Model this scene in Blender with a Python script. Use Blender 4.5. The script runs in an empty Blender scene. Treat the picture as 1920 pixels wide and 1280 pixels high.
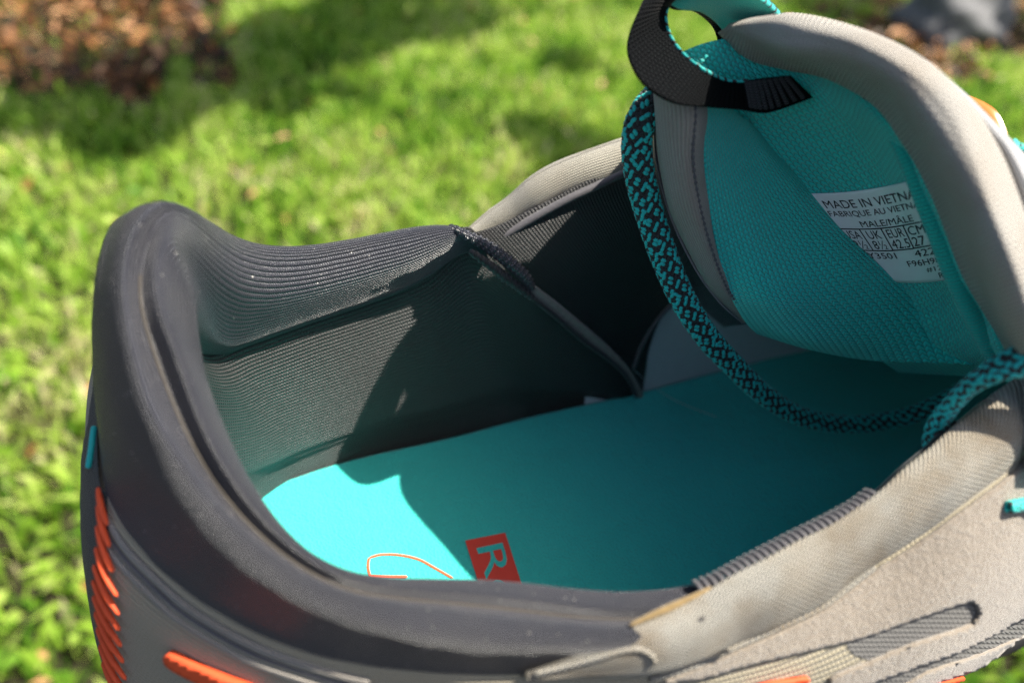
import bpy, math, random
import numpy as np
from mathutils import Vector, Matrix
from mathutils.bvhtree import BVHTree
from mathutils.geometry import delaunay_2d_cdt
random.seed(7); rng = np.random.default_rng(7)
S = 0.01                                    # everything is laid out in centimetres of the shoe: u to the toe, v to the far side, w up
# ------------------------------------------------------------------ camera
CAM = np.array([2.6, -11.0, 17.0]); YAW, PITCH, ROLL = (math.radians(a) for a in (-20, 42, 6.5)); FPX = 1400.0
FW = np.array([-math.cos(PITCH)*math.sin(YAW), math.cos(PITCH)*math.cos(YAW), -math.sin(PITCH)])
R0 = np.array([math.cos(YAW), math.sin(YAW), 0.0]); U0 = np.cross(R0, FW)
RT = R0*math.cos(ROLL)+U0*math.sin(ROLL); UP = -R0*math.sin(ROLL)+U0*math.cos(ROLL)
sc = bpy.context.scene; COL = sc.collection
cam = bpy.data.objects.new('camera', bpy.data.cameras.new('camera')); COL.objects.link(cam); sc.camera = cam
M = Matrix.Identity(4)
for i in range(3): M[i][0], M[i][1], M[i][2], M[i][3] = RT[i], UP[i], -FW[i], CAM[i]*S
cam.matrix_world = M
cd = cam.data; cd.sensor_width = 36; cd.lens = FPX/1920*36; cd.clip_start = 0.01; cd.clip_end = 100
cd.dof.use_dof = True; cd.dof.focus_distance = 0.168; cd.dof.aperture_fstop = 7.6
# ------------------------------------------------------------------ sky, sun, exposure
SUN = np.array([0.54, -0.08, 1.0]); SUN /= np.linalg.norm(SUN)
world = bpy.data.worlds.new('World'); sc.world = world; world.use_nodes = True
nt = world.node_tree; bg = nt.nodes['Background']; sky = nt.nodes.new('ShaderNodeTexSky')
sky.sky_type = 'NISHITA'; sky.sun_disc = False; sky.dust_density = 3.0; sky.air_density = 0.8
sky.sun_elevation = math.asin(SUN[2]); sky.sun_rotation = math.atan2(SUN[0], SUN[1])
nt.links.new(sky.outputs[0], bg.inputs[0]); bg.inputs[1].default_value = 0.078
sun = bpy.data.objects.new('sun', bpy.data.lights.new('sun', 'SUN')); COL.objects.link(sun)
sun.data.energy = 5.0; sun.data.angle = math.radians(0.5); sun.data.color = (1, .94, .84)
sun.rotation_euler = Vector(SUN).to_track_quat('Z', 'Y').to_euler(); sun.location = Vector(SUN)*2
vs = sc.view_settings; vs.view_transform = 'Standard'; vs.look = 'None'; vs.exposure = 1.12; vs.gamma = 1
sc.cycles.use_denoising = True; sc.cycles.denoising_prefilter = 'NONE'; sc.cycles.denoising_input_passes = 'RGB_ALBEDO_NORMAL'; sc.cycles.use_adaptive_sampling = False; sc.cycles.max_bounces = 6; sc.cycles.sample_clamp_indirect = 3

# ------------------------------------------------------------------ helpers
def P(px, py, w=None, v=None, u=None, d=None):
    D = FW + RT*(px-960)/FPX - UP*(py-640)/FPX
    if w is not None: t = (w-CAM[2])/D[2]
    elif v is not None: t = (v-CAM[1])/D[1]
    elif u is not None: t = (u-CAM[0])/D[0]
    else: t = d
    return CAM + D*t
def cr(pts, n, closed=False):
    """Catmull-Rom through pts (K x D) resampled to n"""
    p = np.asarray(pts, float); K = len(p)
    if K == 1: return np.repeat(p, n, 0)
    if closed: t = np.linspace(0, K, n, endpoint=False)
    else: t = np.linspace(0, K-1, n)
    i = np.minimum(np.floor(t).astype(int), K-1 if closed else K-2); f = (t-i)
    f = f.reshape((-1,)+(1,)*(p.ndim-1))
    def g(j):
        if closed: return p[j % K]
        lo = j < 0; hi = j > K-1
        q = p[np.clip(j, 0, K-1)].copy()
        q[lo] = 2*p[0]-p[1]; q[hi] = 2*p[-1]-p[-2]
        return q
    a, b, c, d = g(i-1), g(i), g(i+1), g(i+2)
    return 0.5*((2*b)+(-a+c)*f+(2*a-5*b+4*c-d)*f*f+(-a+3*b-3*c+d)*f**3)
def arc(p, n):
    """resample a polyline evenly by length"""
    q = cr(p, 400); L = np.concatenate([[0], np.cumsum(np.linalg.norm(np.diff(q, axis=0), axis=1))])
    t = np.linspace(0, L[-1], n); return np.stack([np.interp(t, L, q[:, k]) for k in range(q.shape[1])], 1), L[-1]
class Root: pass
def empty(name, loc, label, cat, group=None):
    o = bpy.data.objects.new(name, None); COL.objects.link(o); o.location = Vector(np.array(loc)*S)
    o['label'] = label; o['category'] = cat
    if group: o['group'] = group
    o.empty_display_size = .01
    return o
def link(name, me, mat, parent=None, kind=None, label=None):
    o = bpy.data.objects.new(name, me); COL.objects.link(o)
    if mat is not None and not me.materials: me.materials.append(mat)
    if parent is not None:
        o.parent = parent
        q = parent; off = Vector((0, 0, 0))
        while q is not None: off += q.location; q = q.parent
        o.location = -off
    if kind: o['kind'] = kind
    if label: o['label'] = label
    return o
def mesh(name, V, F, uv=None, smooth=True, col=None):
    """V (n,3) cm, F (m,k) ints, uv (n,2)"""
    V = np.asarray(V, float)*S; F = np.asarray(F, np.int32); k = F.shape[1]
    me = bpy.data.meshes.new(name)
    me.vertices.add(len(V)); me.vertices.foreach_set('co', V.astype(np.float32).ravel())
    me.loops.add(F.size); me.loops.foreach_set('vertex_index', F.ravel())
    me.polygons.add(len(F)); me.polygons.foreach_set('loop_start', np.arange(0, F.size, k, dtype=np.int32))
    me.update(calc_edges=True)
    if smooth: me.polygons.foreach_set('use_smooth', np.ones(len(F), bool))
    if uv is not None:
        l = me.uv_layers.new(name='uv'); l.data.foreach_set('uv', np.asarray(uv, np.float32)[F.ravel()].ravel())
    me.validate(); return me
def gridfaces(n, m, cu=False, cv=False):
    i = np.arange(n if cu else n-1); j = np.arange(m if cv else m-1)
    I, J = np.meshgrid(i, j, indexing='ij'); I2 = (I+1) % n; J2 = (J+1) % m
    return np.stack([I*m+J, I2*m+J, I2*m+J2, I*m+J2], -1).reshape(-1, 4)
def griduv(G, scale=1.0):
    du = np.linalg.norm(np.diff(G, axis=0), axis=2).mean(1); dv = np.linalg.norm(np.diff(G, axis=1), axis=2).mean(0)
    a = np.concatenate([[0], np.cumsum(du)]); b = np.concatenate([[0], np.cumsum(dv)])
    A, B = np.meshgrid(a, b, indexing='ij'); return np.stack([A, B], -1)
def gnormal(G):
    a = np.gradient(G, axis=0); b = np.gradient(G, axis=1); n = np.cross(a, b)
    return n/np.maximum(np.linalg.norm(n, axis=2, keepdims=True), 1e-9)
def loft(rows, n, m):
    r = np.asarray(rows, float); G = cr(r, n); G = np.swapaxes(cr(np.swapaxes(G, 0, 1), m), 0, 1); return G
def surf(name, G, mat, parent=None, disp=None, thick=0, label=None, kind=None, uvs=None):
    uv = griduv(G) if uvs is None else uvs
    if disp is not None: G = G + gnormal(G)*disp(uv[..., 0], uv[..., 1])[..., None]
    n, m = G.shape[:2]
    me = mesh(name, G.reshape(-1, 3), gridfaces(n, m), uv.reshape(-1, 2))
    o = link(name, me, mat, parent, kind, label)
    if thick:
        s = o.modifiers.new('thickness', 'SOLIDIFY'); s.thickness = thick*S; s.offset = 0
    return o
def frames(C):
    T = np.gradient(C, axis=0); T /= np.linalg.norm(T, axis=1, keepdims=True); return T
def tubegrid(C, rx, ry, side, n=20, sq=1.0):
    """tube round the path C; side = direction of the wide axis (n,3)"""
    T = frames(C); side = np.broadcast_to(np.asarray(side, float), C.shape)
    A = side-(side*T).sum(1, keepdims=True)*T; A /= np.linalg.norm(A, axis=1, keepdims=True); B = np.cross(T, A)
    th = np.linspace(0, 2*math.pi, n, endpoint=False)
    c = np.sign(np.cos(th))*np.abs(np.cos(th))**sq; s_ = np.sign(np.sin(th))*np.abs(np.sin(th))**sq
    rx = np.broadcast_to(rx, (len(C),)); ry = np.broadcast_to(ry, (len(C),))
    return C[:, None]+A[:, None]*(c*rx[:, None])[..., None]+B[:, None]*(s_*ry[:, None])[..., None], A, B
def tube(name, path, r, mat, parent=None, ry=None, side=(0, 0, 1), n=80, k=14, label=None, kind=None, taper=True, sq=1.0, disp=None):
    C, L = arc(path, n); r = np.asarray(r, float); rr = np.interp(np.linspace(0, 1, n), np.linspace(0, 1, r.size), r.ravel()) if r.size > 1 else np.full(n, float(r))
    e = np.ones(n)
    if taper:
        q = np.linspace(0, L, n); rad = rr.mean(); x = np.clip(np.minimum(q, L-q)/rad, 0, 1); e = np.sqrt(np.maximum(1-(1-x)**2, 1e-3))
    yy = rr if ry is None else np.full(n, float(ry))
    G, A, B = tubegrid(C, rr*e, yy*e, side, k, sq)
    if disp is not None:
        cen = C[:, None]; q = np.linspace(0, L, n)[:, None]; th = np.linspace(0, 2*math.pi, k, endpoint=False)[None]
        G = cen+(G-cen)*(1+disp(q, th))[..., None]
    uv = np.stack(np.meshgrid(np.linspace(0, L, n), np.linspace(0, 2*math.pi*rr.mean(), k, endpoint=False), indexing='ij'), -1)
    F = gridfaces(n, k, cv=True)
    V = np.concatenate([G.reshape(-1, 3)]); me = mesh(name, V, F, uv.reshape(-1, 2))
    return link(name, me, mat, parent, kind, label)
def bvh(o):
    me = o.data; off = Vector((0, 0, 0)); 
    return BVHTree.FromPolygons([v.co.copy() for v in me.vertices], [tuple(p.vertices) for p in me.polygons])
def hit(tree, px, py):
    D = FW + RT*(px-960)/FPX - UP*(py-640)/FPX
    h = tree.ray_cast(Vector(CAM*S), Vector(D).normalized())
    if h[0] is None: return None, None
    n = h[1]
    if n.dot(Vector(D)) > 0: n = -n
    return np.array(h[0])/S, np.array(n)
def onlay(name, poly, tree, mat, parent, off=.02, thick=0, step=12, label=None, curve=True, kind=None, jitter=0, holes=()):
    """a flat piece laid onto the surface behind the outline, raised by off"""
    def dens(pl):
        q = cr(pl, max(24, int(len(pl)*8)), closed=True) if curve else np.asarray(pl, float)
        out = []
        for a, b in zip(q, np.roll(q, -1, 0)):
            n = max(1, int(np.linalg.norm(b-a)/step)); out += [a+(b-a)*i/n for i in range(n)]
        return np.array(out)
    def inside(q, x, y):
        c = False
        for (x1, y1), (x2, y2) in zip(q, np.roll(q, -1, 0)):
            if (y1 > y) != (y2 > y) and x < (x2-x1)*(y-y1)/(y2-y1)+x1: c = not c
        return c
    rings = [dens(poly)]+[dens(h) for h in holes]
    if jitter: rings[0] = rings[0]+rng.normal(size=rings[0].shape)*jitter
    pts = []; edges = []
    for r in rings:
        b = len(pts); pts += [Vector(p) for p in r]; edges += [(b+i, b+(i+1) % len(r)) for i in range(len(r))]
    q = rings[0]; x0, y0 = q.min(0); x1, y1 = q.max(0)
    for x in np.arange(x0+step/2, x1, step):
        for y in np.arange(y0+step/2, y1, step):
            if inside(q, x, y) and not any(inside(h, x, y) for h in rings[1:]): pts.append(Vector((x, y)))
    vo, _, fo, _, _, _ = delaunay_2d_cdt(pts, edges, [], 0, 1e-4)
    V = []; bad = set(); last = None
    for i, p in enumerate(vo):
        h, n = hit(tree, p.x, p.y)
        if h is None: bad.add(i); V.append(CAM); continue
        V.append(h+n*off)
    F = []
    for f in fo:
        c = sum((vo[i] for i in f), Vector((0, 0)))/len(f)
        if any(i in bad for i in f) or not inside(q, c.x, c.y) or any(inside(h, c.x, c.y) for h in rings[1:]): continue
        F.append(tuple(reversed(f)))
    if not F: return None
    V = np.array(V); V[list(bad)] = V[F[0][0]] if bad else 0
    me = mesh(name, V, F, np.array([[p.x/90, p.y/90] for p in vo]))
    o = link(name, me, mat, parent, kind, label)
    if thick: s = o.modifiers.new('thickness', 'SOLIDIFY'); s.thickness = thick*S; s.offset = 0.0
    return o

# ------------------------------------------------------------------ materials
class NB:
    def __init__(s, name):
        s.m = bpy.data.materials.new(name); s.m.use_nodes = True; s.t = s.m.node_tree; s.b = s.t.nodes['Principled BSDF']
        s.b.inputs['Specular IOR Level'].default_value = .3
    def n(s, ty, **k):
        x = s.t.nodes.new(ty)
        for a, b in k.items(): setattr(x, a, b)
        return x
    def l(s, a, b): s.t.links.new(a, b)
    def val(s, x, inp):
        if isinstance(x, (int, float)): inp.default_value = x
        elif isinstance(x, tuple): inp.default_value = (x+(1,))[:4] if len(inp.default_value) == 4 else x
        else: s.l(x, inp)
    def math(s, op, a, b=0.0, c=None):
        x = s.n('ShaderNodeMath', operation=op); s.val(a, x.inputs[0]); s.val(b, x.inputs[1])
        if c is not None: s.val(c, x.inputs[2])
        return x.outputs[0]
    def uv(s):
        x = s.n('ShaderNodeTexCoord'); y = s.n('ShaderNodeSeparateXYZ'); s.l(x.outputs['UV'], y.inputs[0]); return x.outputs['UV'], y.outputs[0], y.outputs[1]
    def obj(s): return s.n('ShaderNodeTexCoord').outputs['Object']
    def noise(s, vec, scale, detail=3, rough=.55, dist=0):
        x = s.n('ShaderNodeTexNoise'); s.l(vec, x.inputs['Vector']); x.inputs['Scale'].default_value = scale; x.inputs['Detail'].default_value = detail
        x.inputs['Roughness'].default_value = rough; x.inputs['Distortion'].default_value = dist; return x.outputs[0]
    def ramp(s, f, stops):
        x = s.n('ShaderNodeValToRGB'); s.val(f, x.inputs[0]); e = x.color_ramp.elements
        while len(e) < len(stops): e.new(.5)
        for q, (p, c) in zip(e, stops): q.position = p; q.color = (c+(1,))[:4] if isinstance(c, tuple) else (c, c, c, 1)
        return x.outputs[0]
    def mix(s, f, a, b):
        x = s.n('ShaderNodeMix', data_type='RGBA'); s.val(f, x.inputs[0]); s.val(a, x.inputs[6]); s.val(b, x.inputs[7]); return x.outputs[2]
    def bump(s, h, dist, strength=1.0):
        x = s.n('ShaderNodeBump'); x.inputs['Distance'].default_value = dist; x.inputs['Strength'].default_value = strength; s.l(h, x.inputs['Height']); s.l(x.outputs[0], s.b.inputs['Normal'])
    def set(s, **k):
        for a, b in k.items(): s.val(b, s.b.inputs[a.replace('_', ' ')])
def mul(c, f): return tuple(min(1, x*f) for x in c)
def knit(name, base, pitch, axis='v', stitch=None, depth=.00025, rough=.6, gap_shade=.45, sheen=.2, dirt=None, dirtf=.5, dust_glint=None, wob=.12, spec=.3, tint=None, skew=0., amp=.32):
    """ribbed knit: ribs run along the other axis, small stitches along each rib"""
    b = NB(name); uv, u, v = b.uv(); r, s_ = (v, u) if axis == 'v' else (u, v)
    stitch = stitch or pitch*.8
    w = b.noise(uv, 1.2, 2); w2 = b.noise(uv, 9, 2)
    rr = b.math('ADD', b.math('MULTIPLY', b.math('ADD', r, b.math('MULTIPLY', s_, skew)), 1/pitch), b.math('ADD', b.math('MULTIPLY', w, wob*8), b.math('MULTIPLY', w2, wob*1.5)))
    tri = b.math('PINGPONG', rr, .5)                       # 0..0.5
    prof = b.math('SQRT', b.math('SINE', b.math('MULTIPLY', tri, math.pi)))
    ph = b.math('MULTIPLY', b.math('FLOOR', rr), .5)
    st = b.math('PINGPONG', b.math('ADD', b.math('ADD', b.math('MULTIPLY', s_, 1/stitch), ph), b.math('MULTIPLY', tri, .9)), .5)
    stp = b.math('SQRT', b.math('SINE', b.math('MULTIPLY', st, math.pi)))
    h = b.math('ADD', b.math('MULTIPLY', prof, 1-amp), b.math('MULTIPLY', stp, amp))
    fine = b.noise(uv, 60, 2)
    h2 = b.math('ADD', h, b.math('MULTIPLY', fine, .25))
    b.bump(h2, depth)
    c = b.mix(b.ramp(h, [(.15, 0.0), (.75, 1.0)]), mul(base, gap_shade), base)  # rib gaps darkened in the colour, like the shade between yarns
    c = b.mix(b.math('MULTIPLY', fine, .3), c, b.mix(.5, c, mul(base, 1.6)))
    if dirt:
        dm = b.ramp(b.noise(uv, .55, 5, .6), [(.42, 0.0), (.68, 1.0)]); c = b.mix(b.math('MULTIPLY', dm, dirtf), c, dirt)
    if tint:
        c = b.mix(b.math('MULTIPLY', b.ramp(b.noise(uv, 22, 1), [(.55, 0.), (.7, 1.)]), .5), c, tint)
    if dust_glint:
        vo = b.n('ShaderNodeTexVoronoi'); b.l(uv, vo.inputs['Vector']); vo.inputs['Scale'].default_value = 8
        g = b.ramp(vo.outputs['Distance'], [(.10, 1.0), (.17, 0.0)])
        sel = b.ramp(vo.outputs['Color'], [(.74, 0.0), (.80, 1.0)])
        c = b.mix(b.math('MULTIPLY', g, sel), c, dust_glint)  # pale dust specks, brightened in the colour to sparkle like glints
    b.set(Base_Color=c, Roughness=rough, Sheen_Weight=sheen, Sheen_Roughness=.4, Specular_IOR_Level=spec)
    return b.m
def plain(name, base, rough=.5, nscale=300, depth=.0001, var=.25, sheen=0., spec=.3, coat=0, patch=None):
    b = NB(name); o = b.obj(); n = b.noise(o, nscale, 4); n2 = b.noise(o, nscale*.08, 4)
    c = b.mix(n, mul(base, 1-var), mul(base, 1+var)); c = b.mix(b.math('MULTIPLY', n2, var*1.5), c, mul(base, .8))
    if patch: c = b.mix(b.ramp(b.noise(o, 90, 5, .65), [(.45, 0.), (.65, 1.)]), c, patch)
    b.bump(n, depth); b.set(Base_Color=c, Roughness=rough, Sheen_Weight=sheen, Specular_IOR_Level=spec, Coat_Weight=coat)
    return b.m
TEAL = (.05, .62, .55)
m_lining = knit('black_ribbed_lining', (.062, .061, .060), .105, 'v', .07, .0014, .36, .03, .0, spec=.7, wob=.04, amp=.4)
m_linfar = knit('black_ribbed_lining_forward', (.045, .045, .045), .07, 'u', .06, .0009, .36, .05, .0, spec=.6, wob=.04, amp=.4)
m_collar = knit('charcoal_collar_knit', (.052, .054, .067), .075, 'v', .06, .0008, .33, .12, .0, dust_glint=(.62, .58, .52), spec=.9, wob=.05, dirt=(.09, .085, .08), dirtf=.2, amp=.45)
m_farroll = knit('grey_twill', (.42, .395, .32), .055, 'v', .06, .0006, .8, .5, .3, wob=.05, dirt=(.33, .29, .22), dirtf=.6)
m_roll = knit('pale_worn_knit', (.52, .49, .41), .065, 'v', .08, .0012, .75, .35, .2, wob=.05, skew=.55, dirt=(.30, .20, .09), dirtf=.8)
m_troll = knit('tongue_roll_knit', (.52, .49, .43), .09, 'u', .09, .0013, .75, .2, .3, wob=.05, dirt=(.42, .34, .25), dirtf=.5)
m_bind = knit('tongue_binding_knit', (.36, .33, .285), .06, 'v', .05, .0005, .8, .5, .3, wob=.05, dirt=(.28, .24, .18), dirtf=.5)
m_spacer = knit('teal_spacer_mesh', (.03, .80, .68), .125, 'v', .13, .0009, .5, .45, .3, wob=.03, spec=.4, amp=.55)
m_tealband = knit('teal_band_knit', (.006, .48, .41), .08, 'u', .07, .0003, .55, .5, .4, wob=.05)
m_sidemesh = knit('grey_side_mesh', (.42, .37, .26), .13, 'v', .09, .0007, .75, .2, .2, wob=.03)
m_slot = knit('dark_slot_mesh', (.14, .135, .125), .10, 'v', .10, .0005, .55, .3, .2, wob=.03, spec=.5)
m_upmesh = knit('tongue_outer_mesh', (.42, .42, .42), .10, 'v', .10, .0005, .6, .35, .2, wob=.03)
m_blackweb = knit('black_webbing', (.006, .007, .008), .09, 'u', .08, .0020, .5, .15, .0, wob=.03, spec=.12, amp=.5)
m_tealweb = knit('teal_webbing', (.01, .48, .42), .06, 'u', .05, .0003, .5, .6, .3, wob=.03)
m_heelstrip = knit('dark_heel_strip', (.02, .03, .03), .10, 'v', .07, .0004, .5, .4, .2, wob=.03)
m_tealyarn = plain('teal_yarn', (.005, .50, .45), .45, 900, .00008, .2, .3, .4)
m_blackyarn = plain('black_yarn', (.014, .016, .016), .5, 900, .00008, .3, .3, .4)
m_greyyarn = plain('charcoal_yarn', (.085, .08, .085), .55, 900, .00008, .3, .4, .4)
m_palefuzz = plain('pale_suede_binding', (.20, .20, .165), .9, 700, .0003, .5, .5)
m_vamp = plain('pale_blue_grey_lining', (.55, .62, .64), .85, 500, .0001, .08, .3)
m_orange = plain('orange_rubber', (.85, .11, .035), .62, 500, .0001, .15, 0, .3, 0)
m_eyelet = plain('orange_eyelet_plastic', (.95, .25, .06), .25, 400, .00002, .05, 0, .5, .4)  # brighter, glossier orange for the eyelet tab
m_print = plain('coral_print', (.72, .07, .045), .7, 600, .00003, .1)
m_ltprint = plain('orange_print', (.90, .12, .04), .7, 600, .00003, .1)
m_foam = plain('pale_midsole_foam', (.45, .45, .42), .6, 200, .0001, .1)
m_rubber = plain('black_outsole_rubber', (.02, .02, .02), .6, 200, .0002, .3)
m_ink = plain('black_label_ink', (.012, .016, .016), .6, 300, .00001, .05)
m_labelm = plain('white_satin_label', (.90, .92, .90), .5, 400, .00004, .05, .1)
m_fibre = plain('translucent_lint', (.5, .55, .55), .3, 400, .00001, .1, 0, .8)
m_tan = plain('tan_edge_thread', (.22, .15, .06), .85, 500, .0003, .4, .4)
def suede():
    b = NB('beige_suede'); uv, u, v = b.uv(); o = b.obj()
    n = b.noise(o, 1500, 4, .7); n2 = b.noise(o, 380, 5, .7); n3 = b.noise(o, 70, 4)
    c = b.mix(n2, (.15, .13, .105), (.43, .38, .31)); c = b.mix(b.ramp(n, [(.45, 0.), (.62, 1.)]), mul((.36, .30, .23), .6), c)
    c = b.mix(b.math('MULTIPLY', n3, .4), c, (.40, .33, .25))
    b.bump(b.math('ADD', n, b.math('MULTIPLY', n2, 1.0)), .0005); b.set(Base_Color=c, Roughness=.95, Sheen_Weight=.5, Specular_IOR_Level=.1); return b.m
m_suede = suede()
def insole_mat():
    b = NB('teal_insole_cloth'); o = b.obj(); n = b.noise(o, 1600, 3, .6); n2 = b.noise(o, 60, 4)
    c = b.mix(n, mul(TEAL, .85), mul(TEAL, 1.1)); c = b.mix(b.math('MULTIPLY', n2, .35), c, (.02, .50, .42))
    vv = b.n('ShaderNodeTexVoronoi'); b.l(o, vv.inputs['Vector']); vv.inputs['Scale'].default_value = 1500; b.bump(b.math('ADD', b.math('ADD', n, vv.outputs['Distance']), b.math('MULTIPLY', b.noise(o, 120, 3), 3.0)), .0003); b.set(Base_Color=c, Roughness=.7, Sheen_Weight=.25, Specular_IOR_Level=.25); return b.m
m_insole = insole_mat()

m_groove = plain('dusty_seam_thread', (.07, .06, .048), .9, 500, .0003, .5, .3)
# ------------------------------------------------------------------ the shoe
shoe = empty('running_shoe', (9, 0, -3.4), 'worn grey and black trail running shoe with teal insole seen into its open collar', 'shoe')

# --- insole
EDGE = [(-.55, -.2), (-.2, 1.0), (.74, 2.02), (2.0, 2.45), (3.66, 2.72), (6.18, 2.92), (8.75, 3.25), (12.45, 3.56), (16, 4.0), (20, 4.3), (24, 3.5), (26.6, .6),
        (26, -2.2), (23, -4.3), (19, -4.8), (15, -4.4), (11, -4.0), (7, -3.4), (3.5, -2.8), (1.2, -2.3), (0, -1.5)]
ring = cr(EDGE, 260, closed=True); cen = np.array([9., 0.])
tt = np.concatenate([np.linspace(0, 1, 40), [1.0, 1.0]])
ax = np.stack([np.clip(ring[:, 0], 1.5, 23.5), np.zeros(len(ring))-.1], 1)
G2 = ax[:, None]+(ring-ax)[:, None]*tt[None, :, None]
W2 = .10*tt[None, :]**6+np.zeros((260, 1)); W2[:, -2] -= .03; W2[:, -1] -= .5; G = np.concatenate([G2, W2[..., None]], 2)
uv = G2.copy(); me = mesh('insole', G.reshape(-1, 3), gridfaces(260, 42, cu=True), uv.reshape(-1, 2)); insole = link('insole', me, m_insole, shoe)
t_insole = BVHTree.FromPolygons([Vector((-1, -6, 0))*S, Vector((28, -6, 0))*S, Vector((28, 6, 0))*S, Vector((-1, 6, 0))*S], [(0, 1, 2, 3)])

# --- padded collar: stations from the far ankle round the heel to the near ankle; columns outer lower edge ... inner edge
def out2(pt, prv, nxt):
    t = (nxt-prv)[:2]; t /= np.linalg.norm(t); return np.array([-t[1], t[0], 0.])     # left of travel
cst = []
def far(top, c4, c5, c6, wt, dv5=.5, dv6=.35):
    a = P(*top, w=wt); vt = a[1]
    b4 = P(*c4, v=vt-.25); b5 = P(*c5, v=vt-dv5); b6 = P(*c6, v=vt-dv6)
    return vt, [a+np.array([-.35, .75, -1.9]), a+np.array([-.3, .75, -1.1]), a+np.array([-.15, .45, -.35]), a, b4, b5, b6]
fars = [
    far((905, 455), (908, 462), (912, 470), (915, 485), 6.4, .15, .1),
    far((862, 421), (866, 430), (870, 445), (874, 462), 6.8, .35, .25),
    far((785, 426), (790, 447), (797, 485), (805, 510), 6.8, .45, .35),
    far((680, 447), (684, 472), (691, 517), (699, 553), 6.8, .5, .35),
    far((560, 467), (562, 497), (567, 550), (572, 594), 7.15, .5, .35),
    far((455, 455), (458, 490), (464, 560), (472, 628), 7.9, .5, .3),
    far((385, 408), (393, 440), (402, 520), (412, 640), 9.0, .45, .2),
]
def near(*a): return [P(x, y, w=w) for x, y, w in a]
nears = [
    near((235, 470, 6.6), (222, 410, 8.2), (255, 376, 9.3), (300, 364, 9.9), (318, 385, 9.75), (335, 445, 9.4), (368, 545, 8.5)),
    near((190, 620, 5.6), (186, 480, 8.2), (208, 440, 9.0), (240, 440, 9.5), (268, 455, 9.35), (305, 475, 9.3), (366, 590, 8.3)),
    near((190, 780, 5.2), (170, 590, 7.6), (190, 545, 8.5), (225, 540, 9.0), (258, 552, 8.85), (300, 560, 8.95), (374, 650, 8.0)),
    near((190, 880, 5.0), (175, 710, 6.8), (200, 665, 7.9), (246, 655, 8.5), (290, 660, 8.2), (335, 655, 8.4), (390, 720, 7.5)),
    near((203, 948, 5.0), (205, 850, 6.3), (235, 800, 7.3), (282, 775, 7.9), (333, 772, 7.6), (372, 765, 7.8), (424, 805, 7.1)),
    near((243, 1012, 4.9), (265, 945, 6.0), (300, 895, 7.0), (345, 868, 7.4), (382, 868, 7.1), (415, 862, 7.3), (462, 888, 6.7)),
    near((320, 1090, 4.7), (345, 1040, 5.7), (378, 1000, 6.5), (420, 968, 6.9), (448, 958, 6.65), (475, 948, 6.8), (512, 965, 6.3)),
    near((417, 1160, 4.6), (440, 1115, 5.5), (468, 1075, 6.2), (505, 1040, 6.5), (525, 1030, 6.3), (545, 1022, 6.4), (574, 1034, 6.0)),
    near((560, 1226, 4.5), (580, 1185, 5.3), (600, 1145, 5.9), (622, 1110, 6.15), (634, 1098, 6.0), (648, 1085, 6.1), (668, 1080, 5.75)),
    near((725, 1256, 4.5), (735, 1222, 5.2), (748, 1180, 5.8), (762, 1135, 6.0), (774, 1118, 5.9), (785, 1100, 5.95), (800, 1087, 5.6)),
    near((890, 1268, 4.5), (895, 1240, 5.1), (902, 1205, 5.6), (912, 1155, 5.85), (925, 1130, 5.72), (932, 1110, 5.8), (944, 1086, 5.5)),
    near((1040, 1262, 4.5), (1048, 1240, 5.0), (1058, 1210, 5.5), (1075, 1172, 5.7), (1092, 1152, 5.52), (1105, 1136, 5.6), (1120, 1112, 5.35)),
    near((1170, 1262, 4.5), (1180, 1240, 5.0), (1195, 1215, 5.4), (1215, 1180, 5.6), (1228, 1160, 5.45), (1240, 1140, 5.5), (1258, 1104, 5.3)),
    near((1290, 1215, 4.7), (1300, 1195, 5.1), (1312, 1175, 5.5), (1325, 1150, 5.7), (1335, 1130, 5.6), (1345, 1110, 5.65), (1355, 1085, 5.45)),
]
base = [f for _, f in fars]+nears
b6 = np.array([r[6] for r in base])
rows = []
for i, r in enumerate(base):
    o = -out2(None, b6[max(i-1, 0)], b6[min(i+1, len(b6)-1)]) if True else 0
    # travel: far -> heel -> near; outward is to the right of travel
    k = .30 if i < 7 else .55
    drop = .28 if i < 7 else .8
    c7 = r[6]+o*k*.3+np.array([0, 0, -drop]); c8 = r[6]+o*k+np.array([0, 0, -drop-.25])
    if i in (0, 1): c7 = r[6]+np.array([0, .1, -.12]); c8 = r[6]+np.array([0, .2, -.2])
    rows.append(r+[c7, c8])
rows = np.array(rows); rows[8:19, 4, 2] -= .10
G = loft(rows, 420, 110)
def blur0(G, s_):
    k = np.exp(-.5*(np.arange(-3*s_, 3*s_+1)/s_)**2); k /= k.sum(); m = 3*s_
    A = np.concatenate([2*G[:1]-G[1:m+1][::-1], G, 2*G[-1:]-G[-m-1:-1][::-1]])
    return sum(A[i:i+len(G)]*w for i, w in enumerate(k))
G = blur0(G, 9)
def ripple(u, v): return .002*np.sin(u*2.3+1.2*np.sin(v*1.1))*np.sin(v*1.7+.6)+.0015*np.sin(u*7.1+v*3)
collar = surf('collar', G, m_collar, shoe, disp=ripple)
tube('collar_seam', [G[int(i), int(4/8*109)]+np.array([0, 0, -.015]) for i in np.linspace(178, 405, 30)], .03, m_groove, shoe, n=260, k=10)
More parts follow.
